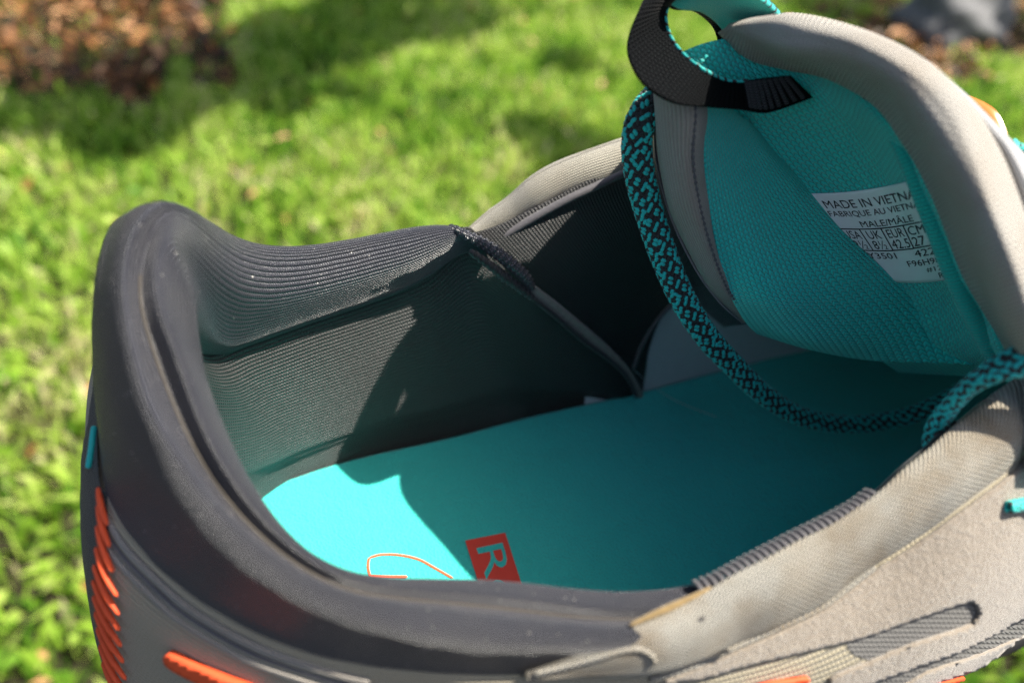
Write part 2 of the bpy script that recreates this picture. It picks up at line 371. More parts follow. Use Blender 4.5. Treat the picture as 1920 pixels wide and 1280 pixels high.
# --- ribbed lining behind the opening: hangs from the collar tuck to the insole edge
foot = [(8.4, 3.2), (7.4, 3.1), (6.3, 2.95), (4.9, 2.85), (3.4, 2.7), (2.1, 2.45), (1.2, 2.1),
        (-.35, .7), (-.5, .2), (-.55, -.2), (-.5, -.6), (-.3, -1.0), (0, -1.5), (.7, -2.0), (1.7, -2.5), (3.0, -2.8), (4.4, -2.9), (6.0, -3.05), (7.4, -3.4), (8.8, -3.9), (10.2, -4.3)]
wrows = []
for i, r in enumerate(rows):
    f = np.array([*foot[i], 0.]); p0, p1 = (np.array(foot[max(i-1, 0)]), np.array(foot[min(i+1, len(foot)-1)]))
    t = p1-p0; t /= np.linalg.norm(t); o = np.array([-t[1], t[0], 0])*-1.0
    top = r[8]; h = top[2]
    def at(fr, off): q = f+(top-f)*fr; q = q+o*off; return q
    if i < 7: pr = [at(1, 0), at(.86, -.12), at(.66, -.10), at(.45, -.10), at(.28, -.10), at(.20, .0), at(.12, .10), f+o*.06+np.array([0, 0, .08]), f+o*.06+np.array([0, 0, -.3])]
    else:
        if i > 16: o = o*2.0
        pr = [at(1, 0), at(.86, .25), at(.66, .45), at(.45, .55), at(.28, .5), at(.2, .45), at(.12, .3), f+o*.2+np.array([0, 0, .1]), f+o*.2+np.array([0, 0, -.3])]
    wrows.append([pr[0]+o*.25+np.array([0, 0, .45])]+pr)
pre = []
for tp, ft in ((P(1203, 748, v=3.5), (12.2, 3.45)), (P(1120, 648, v=3.58), (10.8, 3.42)), (P(1040, 592, v=3.62), (9.6, 3.33)), (P(985, 550, v=3.6), (8.9, 3.27))):
    f = np.array([*ft, 0.]); q_ = lambda fr, off: f+(tp-f)*fr+np.array([0, off, 0])
    k_ = min(1, tp[2]/4)
    pre.append([tp+np.array([0, .15, .05]), tp, q_(.86, -.05*k_), q_(.66, -.08*k_), q_(.45, -.1*k_), q_(.28, -.1*k_), q_(.2, 0), q_(.12, .08*k_), f+np.array([0, .06, .02]), f+np.array([0, .06, -.3])])
wrows = pre+wrows
GW = loft(np.array(wrows), 360, 90)
lining = surf('lining', GW, m_lining, shoe, disp=lambda u, v: .03*np.sin(u*1.1+v*.8)*np.sin(v*.9))

# --- forward far lining quarter, beyond the seam
L4 = [[P(875, 440, v=3.9), P(930, 500, v=3.75), P(985, 550, v=3.7), P(1040, 590, v=3.65), P(1090, 630, v=3.6), P(1150, 685, v=3.55), P(1200, 748, v=3.5)],
      [P(940, 420, v=4.2), P(985, 470, v=3.95), P(1035, 520, v=3.85), P(1085, 560, v=3.8), P(1130, 600, v=3.75), P(1175, 660, v=3.68), P(1208, 705, v=3.65)],
      [P(1040, 370, v=4.4), P(1070, 420, v=4.15), P(1105, 470, v=4.0), P(1140, 520, v=3.95), P(1170, 565, v=3.9), P(1195, 610, v=3.85), P(1218, 645, v=3.8)],
      [P(1160, 310, v=4.6), P(1175, 360, v=4.35), P(1195, 410, v=4.2), P(1210, 460, v=4.1), P(1225, 505, v=4.05), P(1240, 545, v=4.0), P(1252, 575, v=3.95)],
      [P(1290, 260, v=4.6), P(1290, 300, v=4.45), P(1290, 350, v=4.3), P(1290, 400, v=4.25), P(1295, 450, v=4.2), P(1300, 500, v=4.15), P(1310, 540, v=4.1)]]
G = loft(np.array(L4), 160, 120); surf('lining_panel', G, m_linfar, shoe, thick=.08)
# edge piping of that panel's lower border
tube('panel_edge', [P(1188, 690, v=3.5), P(1200, 655, v=3.62), P(1222, 615, v=3.7), P(1250, 580, v=3.8), P(1285, 550, v=3.9)], .06, m_greyyarn, shoe)
# --- pale vamp lining behind the insole, far side, and its near-side twin closing the toe box
V5 = []
for u_, vi, vt, wt in ((10.5, 3.35, 4.3, 5.2), (12.45, 3.5, 4.6, 5.8), (15, 3.85, 4.6, 5.8), (18, 4.1, 4.2, 5.4), (21, 4.2, 3.6, 4.6), (24, 3.4, 2.8, 3.6), (26.8, .5, .2, 2.4), (25.6, -2.8, -2.4, 3.4), (22, -4.6, -3.8, 4.4), (18, -5.0, -5.0, 4.2), (14, -4.6, -5.6, 5.0), (10, -4.3, -5.9, 4.8)):
    V5.append([np.array([u_, vi, -.3]), np.array([u_, vi*1.06, .6]), np.array([u_, vi*1.12+.05, wt*.4]), np.array([u_, (vi*1.1+vt)/2, wt*.75]), np.array([u_, vt, wt])])
G = loft(np.array(V5), 200, 40); surf('vamp_lining', G, m_vamp, shoe)
# toe roof over the forefoot so the inside falls into shade
RF = []
for u_, hw, wt, cr_ in ((14.8, 5.3, 7.2, 3.9), (16, 5.3, 6.6, 2.8), (18, 5.0, 5.6, 1.8), (21, 4.4, 4.6, 1.2), (24, 3.2, 3.6, .8), (26.8, .8, 2.5, .2)):
    RF.append([np.array([u_, hw*a-.2, wt+(1-a*a)*cr_]) for a in (-1.03, -.6, 0, .6, 1.0)])
G = loft(np.array(RF), 60, 40); surf('toe_box', G, m_upmesh, shoe, thick=.2)

# --- seam roll where the padded collar meets the forward panel
seam = [P(840, 424, v=4.0), P(875, 440, v=3.6), P(915, 462, v=3.5), P(955, 492, v=3.4), P(985, 520, v=3.4), P(998, 545, v=3.45)]
tube('seam_roll', seam, [.08, .13, .15, .16, .15, .1], m_collar, shoe, n=140, k=18, disp=lambda q, th: .16*np.sin(q*38+th*2))
tube('seam_roll', [P(880, 470, v=3.35), P(915, 495, v=3.3), P(950, 522, v=3.3), P(985, 548, v=3.35), P(1000, 560, v=3.4)], [.08, .11, .12, .11, .08], m_blackyarn, shoe, n=120, k=14, disp=lambda q, th: .16*np.sin(q*34-th*2))
tube('seam_binding', [P(990, 535, v=3.45), P(1040, 575, v=3.5), P(1085, 612, v=3.5), P(1130, 650, v=3.48), P(1165, 685, v=3.45), P(1190, 720, v=3.42), P(1203, 748, v=3.4)], [.12, .15, .15, .14, .12, .09], m_palefuzz, shoe, ry=.06, side=(.6, 0, .8), n=100)
C = [P(1000, 560, v=3.38), P(1050, 600, v=3.4), P(1095, 640, v=3.4), P(1140, 672, v=3.4), P(1175, 705, v=3.38), P(1195, 745, v=3.36)]
tube('seam_cord', C, .07, m_blackyarn, shoe)

# --- grey padded eyestay roll on the far side
far_c = [P(862, 452, v=4.6), P(905, 428, v=4.9), P(960, 395, v=5.0), P(1020, 355, v=5.0), P(1090, 322, v=5.0), P(1160, 300, v=5.0), P(1260, 270, v=4.9), P(1400, 240, v=4.5)]
tube('eyestay_roll', far_c, [.12, .34, .45, .5, .5, .5, .5, .45], m_farroll, shoe, n=160, k=28, disp=lambda q, th: .04*np.sin(q*3+th))
tube('eyestay_piping', [P(925, 452, v=4.1), P(960, 432, v=4.15), P(1010, 403, v=4.2), P(1070, 371, v=4.25), P(1120, 348, v=4.3), P(1175, 322, v=4.35)], .10, m_greyyarn, shoe)
# outer upper on the far side
FO = []
for x, y, v0, w0 in ((905, 428, 4.95, 6.1), (1020, 355, 5.05, 7.4), (1160, 300, 5.1, 8.3), (1400, 240, 4.8, 8.6)):
    q = P(x, y, v=v0); FO.append([q, q+np.array([0, .5, -1.5]), q+np.array([0, .9, -4]), np.array([q[0], 5.4, -1.5])])
q0 = rows[0][0]; FO = [[q0, q0+np.array([0, .25, -1.2]), q0+np.array([0, .45, -3.4]), np.array([q0[0], q0[1]+.4, -1.5])]]+FO
surf('outer_quarter', loft(np.array(FO), 120, 30), m_sidemesh, shoe)

# --- near side: shell of the upper, heel to forefoot
c0 = [r[0] for r in rows]
top_ext = [P(1378, 1212, w=4.6), P(1537, 1140, w=5.0), P(1640, 1060, w=5.5), P(1710, 1015, w=5.9), P(1795, 955, w=6.4), P(1890, 884, w=6.8), P(2000, 800, w=7.1), P(2150, 720, w=7.3)]
shell_top = np.array(c0[:20]+top_ext)
SH = []
for i, q in enumerate(shell_top):
    t = (shell_top[min(i+1, len(shell_top)-1)]-shell_top[max(i-1, 0)])[:2]; t /= np.linalg.norm(t); o = np.array([t[1], -t[0], 0])
    i7 = i-7; k = min(1, max(0, (i7-12)/3)); s1 = .25+.65*k; s2 = .45+1.1*k; s3 = .45+1.3*k
    kh = max(0, min(1, (9-i7)/4))*max(0, min(1, (i7+5)/4)); s1 += .3*kh; s2 += .5*kh; s3 += .85*kh
    h = q[2]+1.5
    SH.append([q-o*.15+np.array([0, 0, .25]), q+o*.02, q+o*s1+np.array([0, 0, -.16*h]), q+o*s2+np.array([0, 0, -.42*h]), q+o*s3+np.array([0, 0, -.75*h]), np.array([*(q+o*(s3-.05))[:2], -1.5])])
GS = blur0(loft(np.array(SH), 400, 110), 5)
shell = surf('upper', GS, m_sidemesh, shoe, label='grey perforated mesh side of the upper'); t_shell = bvh(shell)

# --- pale padded roll on the near side (opening rim)
def rim(px_in, px_out, wi, wo, bul):
    a = P(*px_in, w=wi); b = P(*px_out, w=wo); m = [a+(b-a)*f for f in (.25, .55, .8)]
    n = np.array([0, -.45, .9]); n /= np.linalg.norm(n)
    for q, s_ in zip(m, (bul*.8, bul, bul*.65)): q += n*s_
    return [a+np.array([-.05, .25, -.9]), a+np.array([0, .08, -.3]), a, *m, b, b+np.array([0, .1, -.25])]
RM = [rim((985, 1258), (990, 1275), 5.0, 4.8, .02), rim((1090, 1222), (1110, 1268), 5.3, 4.7, .08), rim((1180, 1178), (1240, 1262), 5.6, 4.7, .18), rim((1262, 1142), (1310, 1240), 5.75, 4.75, .24),
      rim((1340, 1098), (1385, 1205), 5.95, 4.75, .28), rim((1430, 1052), (1465, 1172), 6.2, 4.95, .3), rim((1510, 1010), (1545, 1132), 6.4, 5.15, .32), rim((1600, 958), (1640, 1058), 6.7, 5.6, .34),
      rim((1670, 905), (1710, 1015), 7.0, 5.9, .34), rim((1740, 845), (1795, 955), 7.3, 6.4, .34), rim((1810, 782), (1885, 885), 7.6, 6.8, .3), rim((1890, 722), (1985, 810), 7.85, 7.15, .3), rim((1990, 655), (2100, 740), 8.1, 7.4, .3)]
GR = loft(np.array(RM), 300, 60)
roll = surf('rim_roll', GR, m_roll, shoe, disp=lambda u, v: .015*np.sin(u*2.1+v)+.008*np.sin(u*5+v*4)); t_roll = bvh(roll)
# raised seam under the roll
def on(tree, pts, off): 
    out = []
    for p in pts:
        h, n = hit(tree, *p)
        if h is not None: out.append(h+n*off)
    return out
tube('rim_seam', on(t_shell, [(1215, 1272), (1260, 1258), (1320, 1236), (1378, 1208), (1450, 1176), (1537, 1136), (1590, 1098), (1640, 1060)], .03), [.05, .07, .07, .06, .05], m_roll, shoe, n=120)
tube('rim_seam', on(t_roll, [(1000, 1262), (1060, 1248), (1120, 1232), (1165, 1219), (1200, 1216), (1222, 1228), (1228, 1243)], .0)or[(0,0,0)]*4, [.05, .05, .05, .05], m_roll, shoe, n=80)

# --- overlock stitches: charcoal coil along the inner rim
ov = [P(1312, 1106, w=5.6), P(1350, 1090, w=5.75), P(1400, 1062, w=5.9), P(1450, 1036, w=6.05), P(1500, 1010, w=6.2), P(1550, 986, w=6.35), P(1600, 958, w=6.5), P(1645, 925, w=6.7)]
C, L = arc(ov, 30); T = frames(C)
for i in range(29):
    c = C[i]; A = np.array([0, .35, .94]); A -= (A@T[i])*T[i]; A /= np.linalg.norm(A); B = np.cross(T[i], A)
    th = np.linspace(-2.4, 2.4, 9); r_ = .15
    path = [c+A*math.cos(a)*r_+B*math.sin(a)*r_+T[i]*(a*.03) for a in th]
    tube('overlock_stitch', path, .055*.9, m_greyyarn, shoe, n=14, k=7)
tube('inner_rim_edge', [P(1560, 990, w=6.1), P(1640, 935, w=6.4), P(1700, 880, w=6.8), P(1745, 840, w=7.0), P(1790, 790, w=7.2)], .10, m_blackyarn, shoe)
tube('edge_thread', [P(1180, 1172, w=5.68), P(1230, 1150, w=5.75), P(1270, 1132, w=5.8), P(1300, 1118, w=5.85), P(1335, 1100, w=5.9)], [.03, .06, .07, .05, .03], m_tan, shoe)

# --- suede overlay with a slot, and strips below
onlay('suede_overlay', [(1245, 1272), (1300, 1248), (1378, 1215), (1460, 1180), (1537, 1142), (1640, 1066), (1712, 1020), (1795, 960), (1890, 890), (1990, 815), (2060, 1000), (2040, 1100), (1920, 1151), (1849, 1189), (1787, 1218), (1703, 1247), (1599, 1284), (1560, 1292), (1557, 1266), (1620, 1239), (1703, 1205), (1803, 1172), (1822, 1160), (1830, 1143), (1822, 1128), (1803, 1124), (1703, 1158), (1620, 1187), (1495, 1218), (1387, 1243), (1330, 1260)],
      t_shell, m_suede, shoe, .05, .09, step=7, jitter=.5, label='beige suede overlay with a long slot')
onlay('slot_mesh', [(1590, 1200), (1640, 1182), (1703, 1150), (1800, 1115), (1838, 1130), (1838, 1158), (1803, 1178), (1703, 1212), (1640, 1235), (1600, 1225)], t_shell, m_slot, shoe, .012, 0, step=9)
onlay('suede_strip', [(1680, 1290), (1695, 1278), (1745, 1252), (1828, 1225), (1920, 1188), (1990, 1165), (1990, 1220), (1920, 1239), (1828, 1253), (1745, 1278)], t_shell, m_suede, shoe, .04, .06, step=7, jitter=.5)
onlay('slot_mesh', [(1590, 1295), (1703, 1242), (1787, 1212), (1849, 1183), (1920, 1145), (1990, 1120), (1990, 1170), (1920, 1194), (1828, 1230), (1745, 1258), (1680, 1290)], t_shell, m_slot, shoe, .02, 0, step=9)
onlay('orange_overlay', [(1730, 1290), (1737, 1281), (1780, 1268), (1828, 1258), (1891, 1242), (1970, 1234), (1970, 1262), (1920, 1268), (1870, 1263), (1800, 1278)], t_shell, m_orange, shoe, .06, .1, step=8, label='orange rubber strip at lower forefoot')
onlay('orange_overlay', [(1395, 1290), (1430, 1276), (1480, 1268), (1508, 1264), (1512, 1270), (1490, 1280), (1450, 1292), (1420, 1300)], t_shell, m_orange, shoe, .06, .08, step=8)
onlay('orange_overlay', [(319, 1222), (324, 1216), (335, 1219), (380, 1240), (430, 1261), (490, 1285), (470, 1300), (400, 1275), (350, 1252), (325, 1236)], t_shell, m_orange, shoe, .1, .14, step=8, label='orange rubber bar on heel side')
# --- heel counter details
def offpath(pts, off=.05): return on(t_shell, pts, off)
lower = [(203, 955), (236, 1012), (292, 1072), (346, 1122), (417, 1168), (500, 1210), (625, 1252), (700, 1270)]
for dy, r_, mt in ((10, .07, m_bind), (30, .045, m_greyyarn), (48, .06, m_bind)):
    pts = [(x-dy*.35, y+dy*(.75 if i < 2 else .7)) for i, (x, y) in enumerate(lower)]
    p_ = offpath(pts, .0)
    if len(p_) > 3: tube('heel_piping', p_, r_, mt, shoe, n=120)
# dark heel strip with teal loop and orange zigzag stitches
GS = GS[98:]
def pxof(X): X = X-CAM; z = X@FW; return np.stack([960+FPX*(X@RT)/z, 640-FPX*(X@UP)/z], -1)
GN = gnormal(GS); GN *= np.sign(((GS-GS.mean((0, 1)))*GN).sum(-1).mean()); GP = pxof(GS[:150])
js = list(range(16, 92, 2)); ie = []
for j in js:
    row = GP[:, j]; y = row[:, 1]; tgt = np.interp(y, [930, 1010, 1100, 1200, 1290, 1500], [200, 207, 198, 205, 222, 250]); ie.append(int(np.argmin(np.abs(row[:, 0]-tgt)+(np.arange(150) < 8)*999+((GN[:150, j]*(CAM-GS[:150, j])).sum(-1) < 0)*999)))
ie = np.round(np.convolve(np.pad(ie, 3, mode='edge'), np.ones(7)/7, 'valid')).astype(int)
HSG = np.array([[GS[max(0, i-40+k*2), j]+GN[max(0, i-40+k*2), j]*(.09 if 0 < k < 20 else .0) for k in range(21)] for i, j in zip(ie, js)])
surf('heel_strip', HSG, m_heelstrip, shoe)
tube('heel_tab_edge', [HSG[k, 9]+GN[ie[k]-22, js[k]]*.05 for k in (0, 2, 4, 6)], .06, m_tealyarn, shoe)
n_st = 0
for a in range(1, len(js)-4, 3):
    i0, j0 = ie[a], js[a]; pp = []
    for f in (0, .33, .66, 1):
        ii = int(i0-4+f*13); jj = j0+f*6.0; j1 = int(jj); fr = jj-j1; q_ = GS[ii, j1]*(1-fr)+GS[ii, j1+1]*fr; pp.append(q_+GN[ii, j1]*.12)
    tube('orange_stitch', pp, [.04, .06, .06, .04], m_orange, shoe, n=20, k=8)

# ------------------------------------------------------------------ tongue (all traced with real depths, centimetres from the lens plane)
def Dp(l): return [P(x, y, d=z) for x, y, z in l]
# right lobe of the teal lining, rolls into the padded grey edge
TR = [Dp([(1248, 112, 14.9), (1325, 80, 14.9), (1400, 72, 15.2), (1475, 90, 14.9), (1570, 115, 14.5)]),
      Dp([(1300, 190, 15.7), (1380, 190, 15.6), (1460, 185, 15.3), (1560, 195, 14.8), (1640, 210, 14.0)]),
      Dp([(1350, 270, 16.2), (1430, 265, 16.1), (1510, 260, 15.8), (1610, 265, 15.2), (1695, 280, 14.0)]),
      Dp([(1420, 350, 16.8), (1490, 345, 16.7), (1570, 342, 16.3), (1660, 345, 15.6), (1735, 360, 14.0)]),
      Dp([(1480, 420, 17.3), (1560, 425, 17.1), (1640, 425, 16.7), (1710, 430, 15.9), (1775, 445, 14.1)]),
      Dp([(1540, 480, 17.9), (1630, 495, 17.6), (1700, 500, 17.1), (1755, 505, 16.2), (1805, 520, 14.3)]),
      Dp([(1600, 560, 18.8), (1680, 570, 18.3), (1750, 575, 17.6), (1800, 575, 16.6), (1845, 590, 14.6)]),
      Dp([(1640, 660, 19.6), (1720, 665, 19.0), (1790, 668, 18.2), (1840, 670, 17.0), (1880, 672, 14.9)])]
TR = [r+[r[-1]+RT*.9+FW*.1, r[-1]+RT*1.8+FW*.3] for r in TR]
TR.append([q+np.array([1.4+.1*i, .1, -1.1]) for i, q in enumerate(TR[-1])])
GT = loft(np.array(TR), 220, 190)
tongue = surf('tongue', GT, m_spacer, shoe, label='teal spacer mesh lining of the tongue'); 
t_tongue = bvh(tongue)
# left lobe, lies over the right lobe along the fold
TL = [Dp([(1322, 190, 14.9), (1345, 196, 15.1), (1370, 205, 15.35), (1395, 225, 15.55), (1410, 240, 15.9)]),
      Dp([(1318, 280, 15.4), (1350, 280, 15.6), (1390, 285, 15.8), (1430, 285, 16.0), (1462, 298, 16.4)]),
      Dp([(1326, 370, 15.9), (1375, 372, 16.1), (1430, 370, 16.3), (1485, 362, 16.45), (1528, 362, 16.9)]),
      Dp([(1342, 460, 16.5), (1405, 465, 16.6), (1475, 455, 16.8), (1545, 435, 16.9), (1598, 428, 17.3)]),
      Dp([(1365, 540, 17.2), (1440, 555, 17.2), (1520, 535, 17.3), (1605, 495, 17.3), (1662, 485, 17.6)]),
      Dp([(1385, 580, 17.8), (1470, 600, 17.8), (1570, 590, 17.9), (1660, 550, 17.8), (1735, 535, 17.9)]),
      Dp([(1402, 604, 18.3), (1500, 634, 18.3), (1610, 640, 18.5), (1715, 610, 18.3), (1810, 585, 18.1)]),
      Dp([(1420, 622, 18.9), (1520, 652, 19.0), (1630, 672, 19.1), (1750, 678, 18.6), (1860, 684, 17.8)])]
GL = loft(np.array(TL), 200, 200)
surf('tongue_fold', GL, m_spacer, shoe, thick=.12, label='folded left half of the teal tongue lining')
# grey binding on the far edge of the tongue
BL = [Dp([(1222, 150, 15.0), (1232, 150, 14.7), (1262, 152, 14.45), (1296, 158, 14.45), (1318, 160, 14.7), (1326, 162, 15.1)]),
      Dp([(1228, 210, 15.4), (1233, 210, 14.9), (1268, 212, 14.6), (1302, 212, 14.6), (1322, 212, 14.9), (1332, 212, 15.2)]),
      Dp([(1233, 300, 15.9), (1242, 300, 15.4), (1272, 298, 15.1), (1298, 298, 15.1), (1318, 296, 15.4), (1328, 296, 15.7)]),
      Dp([(1258, 400, 16.5), (1266, 398, 16.0), (1292, 394, 15.7), (1312, 390, 15.7), (1328, 386, 15.95), (1338, 385, 16.2)]),
      Dp([(1302, 496, 17.2), (1309, 492, 16.7), (1326, 486, 16.45), (1338, 480, 16.4), (1348, 474, 16.6), (1358, 472, 16.8)]),
      Dp([(1348, 562, 17.9), (1353, 558, 17.5), (1360, 552, 17.2), (1366, 546, 17.15), (1372, 542, 17.2), (1380, 540, 17.4)]),
      Dp([(1396, 606, 18.7), (1398, 602, 18.4), (1401, 598, 18.2), (1404, 594, 18.1), (1408, 592, 18.1), (1415, 590, 18.3)])]
GB = loft(np.array(BL), 200, 60)
surf('tongue_binding', GB, m_bind, shoe, disp=lambda u, v: .012*np.sin(u*3)); 
gs_ = np.array([[r[0]+RT*.08, r[0]+FW*1.2+RT*.2, r[0]+FW*2.6+RT*.4, r[0]+FW*4.2+RT*.7] for r in BL])
surf('tongue_light_block', loft(gs_, 80, 20), m_linfar, shoe, thick=.06)  # added sheet hidden behind the binding, stops sun leaking past the tongue
tube('binding_stitch_line', [GB[i, 36]+np.array([0, -.01, 0]) for i in range(0, 200, 12)], .028, m_greyyarn, shoe, n=200, k=8, disp=lambda q, th: .5*np.sin(q*45)+0*th)
# body of the tongue behind the lining (outer mesh)
# grey padded roll of the tongue, near edge
RL = [Dp([(1345, 62, 15.15), (1354, 56, 15.0), (1358, 52, 14.95), (1362, 49, 14.95), (1366, 47, 15.05), (1372, 46, 15.4)]),
      Dp([(1400, 108, 15.1), (1404, 78, 14.7), (1408, 58, 14.5), (1413, 42, 14.5), (1418, 34, 14.8), (1424, 33, 15.3)]),
      Dp([(1470, 132, 14.9), (1478, 100, 14.3), (1484, 68, 14.0), (1490, 40, 14.0), (1495, 27, 14.35), (1500, 27, 15.0)]),
      Dp([(1555, 152, 14.4), (1572, 118, 13.7), (1586, 85, 13.3), (1600, 62, 13.3), (1610, 55, 13.7), (1616, 56, 14.5)]),
      Dp([(1638, 198, 14.1), (1665, 165, 13.2), (1690, 132, 12.8), (1710, 112, 12.9), (1722, 106, 13.3), (1728, 110, 14.1)]),
      Dp([(1695, 275, 13.9), (1728, 240, 12.9), (1765, 205, 12.5), (1795, 185, 12.6), (1812, 180, 13.1), (1815, 186, 13.9)]),
      Dp([(1738, 358, 13.9), (1775, 330, 12.8), (1818, 300, 12.3), (1850, 280, 12.5), (1868, 272, 13.0), (1872, 278, 13.8)]),
      Dp([(1775, 440, 14.0), (1812, 420, 12.8), (1855, 398, 12.2), (1890, 380, 12.4), (1908, 372, 12.9), (1915, 378, 13.7)]),
      Dp([(1808, 520, 14.2), (1845, 508, 12.9), (1890, 490, 12.2), (1925, 478, 12.4), (1945, 472, 12.9), (1950, 478, 13.7)]),
      Dp([(1845, 590, 14.5), (1876, 585, 13.2), (1915, 575, 12.5), (1950, 568, 12.6), (1970, 565, 13.0), (1975, 570, 13.8)]),
      Dp([(1885, 665, 14.9), (1910, 665, 13.7), (1945, 662, 13.0), (1975, 660, 13.0), (1995, 660, 13.4), (2000, 665, 14.2)])]
for k_, r_ in enumerate(RL):
    for q_i in range(1, 5): r_[q_i] = r_[q_i]-(r_[q_i]-CAM)/np.dot(r_[q_i]-CAM, FW)*(.1, .4, .95)[min(k_, 2)]
GRL = loft(np.array(RL), 260, 70)
BK = [[BL[a][0]+FW*.2, TR[a][0]+FW*1.2, TR[a][1]+FW*1.5, TR[a][2]+FW*1.6] for a in range(7)]
surf('tongue_outer', loft(np.array(BK), 80, 60), m_upmesh, shoe)
surf('tongue_roll', GRL, m_troll, shoe, disp=lambda u, v: .02*np.sin(u*1.9+v*2)); 
# teal band between label and roll
tube('tongue_edge_band', Dp([(1640, 215, 14.3), (1690, 275, 14.15), (1725, 350, 14.2), (1762, 440, 14.35), (1795, 525, 14.6), (1830, 600, 14.9), (1868, 675, 15.3)]), [.08, .17, .2, .21, .2, .2, .18], m_tealband, shoe, n=160, k=18)
# pale outer mesh of the tongue beyond the roll
OM = [Dp([(1728, 108, 13.9), (1745, 118, 13.9), (1762, 135, 14.0), (1778, 152, 14.3)]),
      Dp([(1800, 178, 13.3), (1815, 180, 13.3), (1830, 195, 13.5), (1838, 215, 14.0)]),
      Dp([(1845, 245, 12.9), (1865, 240, 12.8), (1885, 250, 13.0), (1900, 268, 13.6)]),
      Dp([(1870, 290, 12.8), (1895, 285, 12.6), (1920, 295, 12.8), (1945, 315, 13.5)]),
      Dp([(1895, 350, 12.7), (1925, 345, 12.5), (1955, 350, 12.7), (1985, 370, 13.4)]),
      Dp([(1925, 430, 12.7), (1955, 425, 12.5), (1990, 430, 12.7), (2020, 450, 13.4)]),
      Dp([(1970, 560, 12.9), (2000, 560, 12.7), (2040, 570, 12.9), (2070, 590, 13.6)])]
surf('tongue_outer_edge', loft(np.array(OM), 120, 40), m_upmesh, shoe)
# orange eyelet piece
def slab(name, poly, z0, z1, th, mat, parent, label=None):
    q = cr(np.array(poly, float), 60, closed=True); x0 = q[:, 0].min(); x1 = q[:, 0].max(); n = len(q)
    z = z0+(z1-z0)*(q[:, 0]-x0)/(x1-x0); A = np.array([P(a, b, d=c) for (a, b), c in zip(q, z)])
    ce = A.mean(0); I = ce+(A-ce)*.9-FW*.06
    V = np.concatenate([A+FW*th, A, I, [ce-FW*.08]]); F = []
    for i in range(n):
        j = (i+1) % n
        F += [(i, j, n+j), (i, n+j, n+i), (n+i, n+j, 2*n+j), (n+i, 2*n+j, 2*n+i), (2*n+i, 2*n+j, 3*n)]
    return link(name, mesh(name, V, F, V[:, :2]), mat, parent, None, label)
slab('eyelet_tab', [(1782, 170), (1820, 181), (1862, 204), (1884, 242), (1898, 290), (1888, 300), (1868, 285), (1840, 250), (1812, 215), (1790, 190)], 14.6, 13.8, .25, m_eyelet, shoe, 'glossy orange eyelet tab beside the tongue')

# --- size label, printed
def gridmap(poly_uv):  # parametric frame on the right lobe: (s,t) in 0..1 to pixel quad
    q = [np.array(p, float) for p in poly_uv]
    return lambda s_, t_: (q[0]*(1-s_)+q[1]*s_)*(1-t_)+(q[3]*(1-s_)+q[2]*s_)*t_
LQ = gridmap([(1505, 362), (1717, 336), (1784, 522), (1630, 520)])    # label corners tl,tr,br,bl in the picture, laid on the mesh
LQ2 = lambda s_, t_: LQ(s_, t_)+np.array([0, 7*math.sin(s_*math.pi)])
def lay(tree, fn, s_, t_, off):
    p = fn(s_, t_); h, n = hit(tree, p[0], p[1])
    k = 0
    while h is None and k < 60: k += 1; h, n = hit(tree, p[0]-k*6, p[1])
    return h+n*off
n1, n2 = 40, 30
GLb = np.array([[lay(t_tongue, LQ2, a, b, .03) for b in np.linspace(0, 1, n2)] for a in np.linspace(0, 1, n1)])
label = surf('size_label', GLb, m_labelm, shoe, thick=.02)
def textmesh(body, size=1.0):
    cu = bpy.data.curves.new('t', 'FONT'); cu.body = body; cu.size = size; cu.resolution_u = 3
    o = bpy.data.objects.new('t', cu); COL.objects.link(o); dg = bpy.context.evaluated_depsgraph_get()
    me = bpy.data.meshes.new_from_object(o.evaluated_get(dg)); bpy.data.objects.remove(o)
    V = np.array([v.co[:2] for v in me.vertices]); F = [tuple(p.vertices) for p in me.polygons]; return V, F
def dice(V, F):
    out = []
    for f in F:
        for i in range(1, len(f)-1): out.append((f[0], f[i], f[i+1]))
    return V, out
def print_text(name, body, x0, x1, y0, y1, tree, fn, mat, parent, off, bold=0.0):
    """body fitted to the box x0..x1, y0(top)..y1(bottom) in the label's own 0..1 frame"""
    V, F = dice(*textmesh(body)); mn = V.min(0); mx = V.max(0); N = (V-mn)/(mx-mn)
    W = []
    for a, b in N:
        p = lay(tree, fn, x0+(x1-x0)*a, y1+(y0-y1)*b, off); W.append(p if p is not None else CAM)
    me = mesh(name, np.array(W), F, N, smooth=False); return link(name, me, mat, parent)
def bar(name, x0, y0, x1, y1, th, tree, fn, mat, parent, off):
    n = 14; d = np.array([x1-x0, y1-y0]); L = np.linalg.norm(d*np.array([1, .8])); nn = np.array([-d[1], d[0]])/np.linalg.norm(d)*th*.5
    A = []
    for i in range(n):
        c = np.array([x0, y0])+d*i/(n-1)
        A.append([lay(tree, fn, *(c-nn), off), lay(tree, fn, *(c+nn), off)])
    return surf(name, np.array(A), mat, parent)
tt_ = (t_tongue, LQ2, m_ink, label, .050)
def ptx(body, x0, x1, y0, y1): return print_text('label_print', body, x0, x1, y0, y1, *tt_)
ptx('MADE IN VIETNA', .12, .975, .08, .17); ptx('FABRIQUE AU VIETNA', .10, .975, .20, .275); ptx('MALE/MÂLE', .34, .87, .30, .385)
for y in (.405, .645): bar('label_rule', .05, y, .99, y, .012, *tt_)
for x in (.07, .295, .515, .745): bar('label_rule', x, .405, x+.005, .645, .012, *tt_)
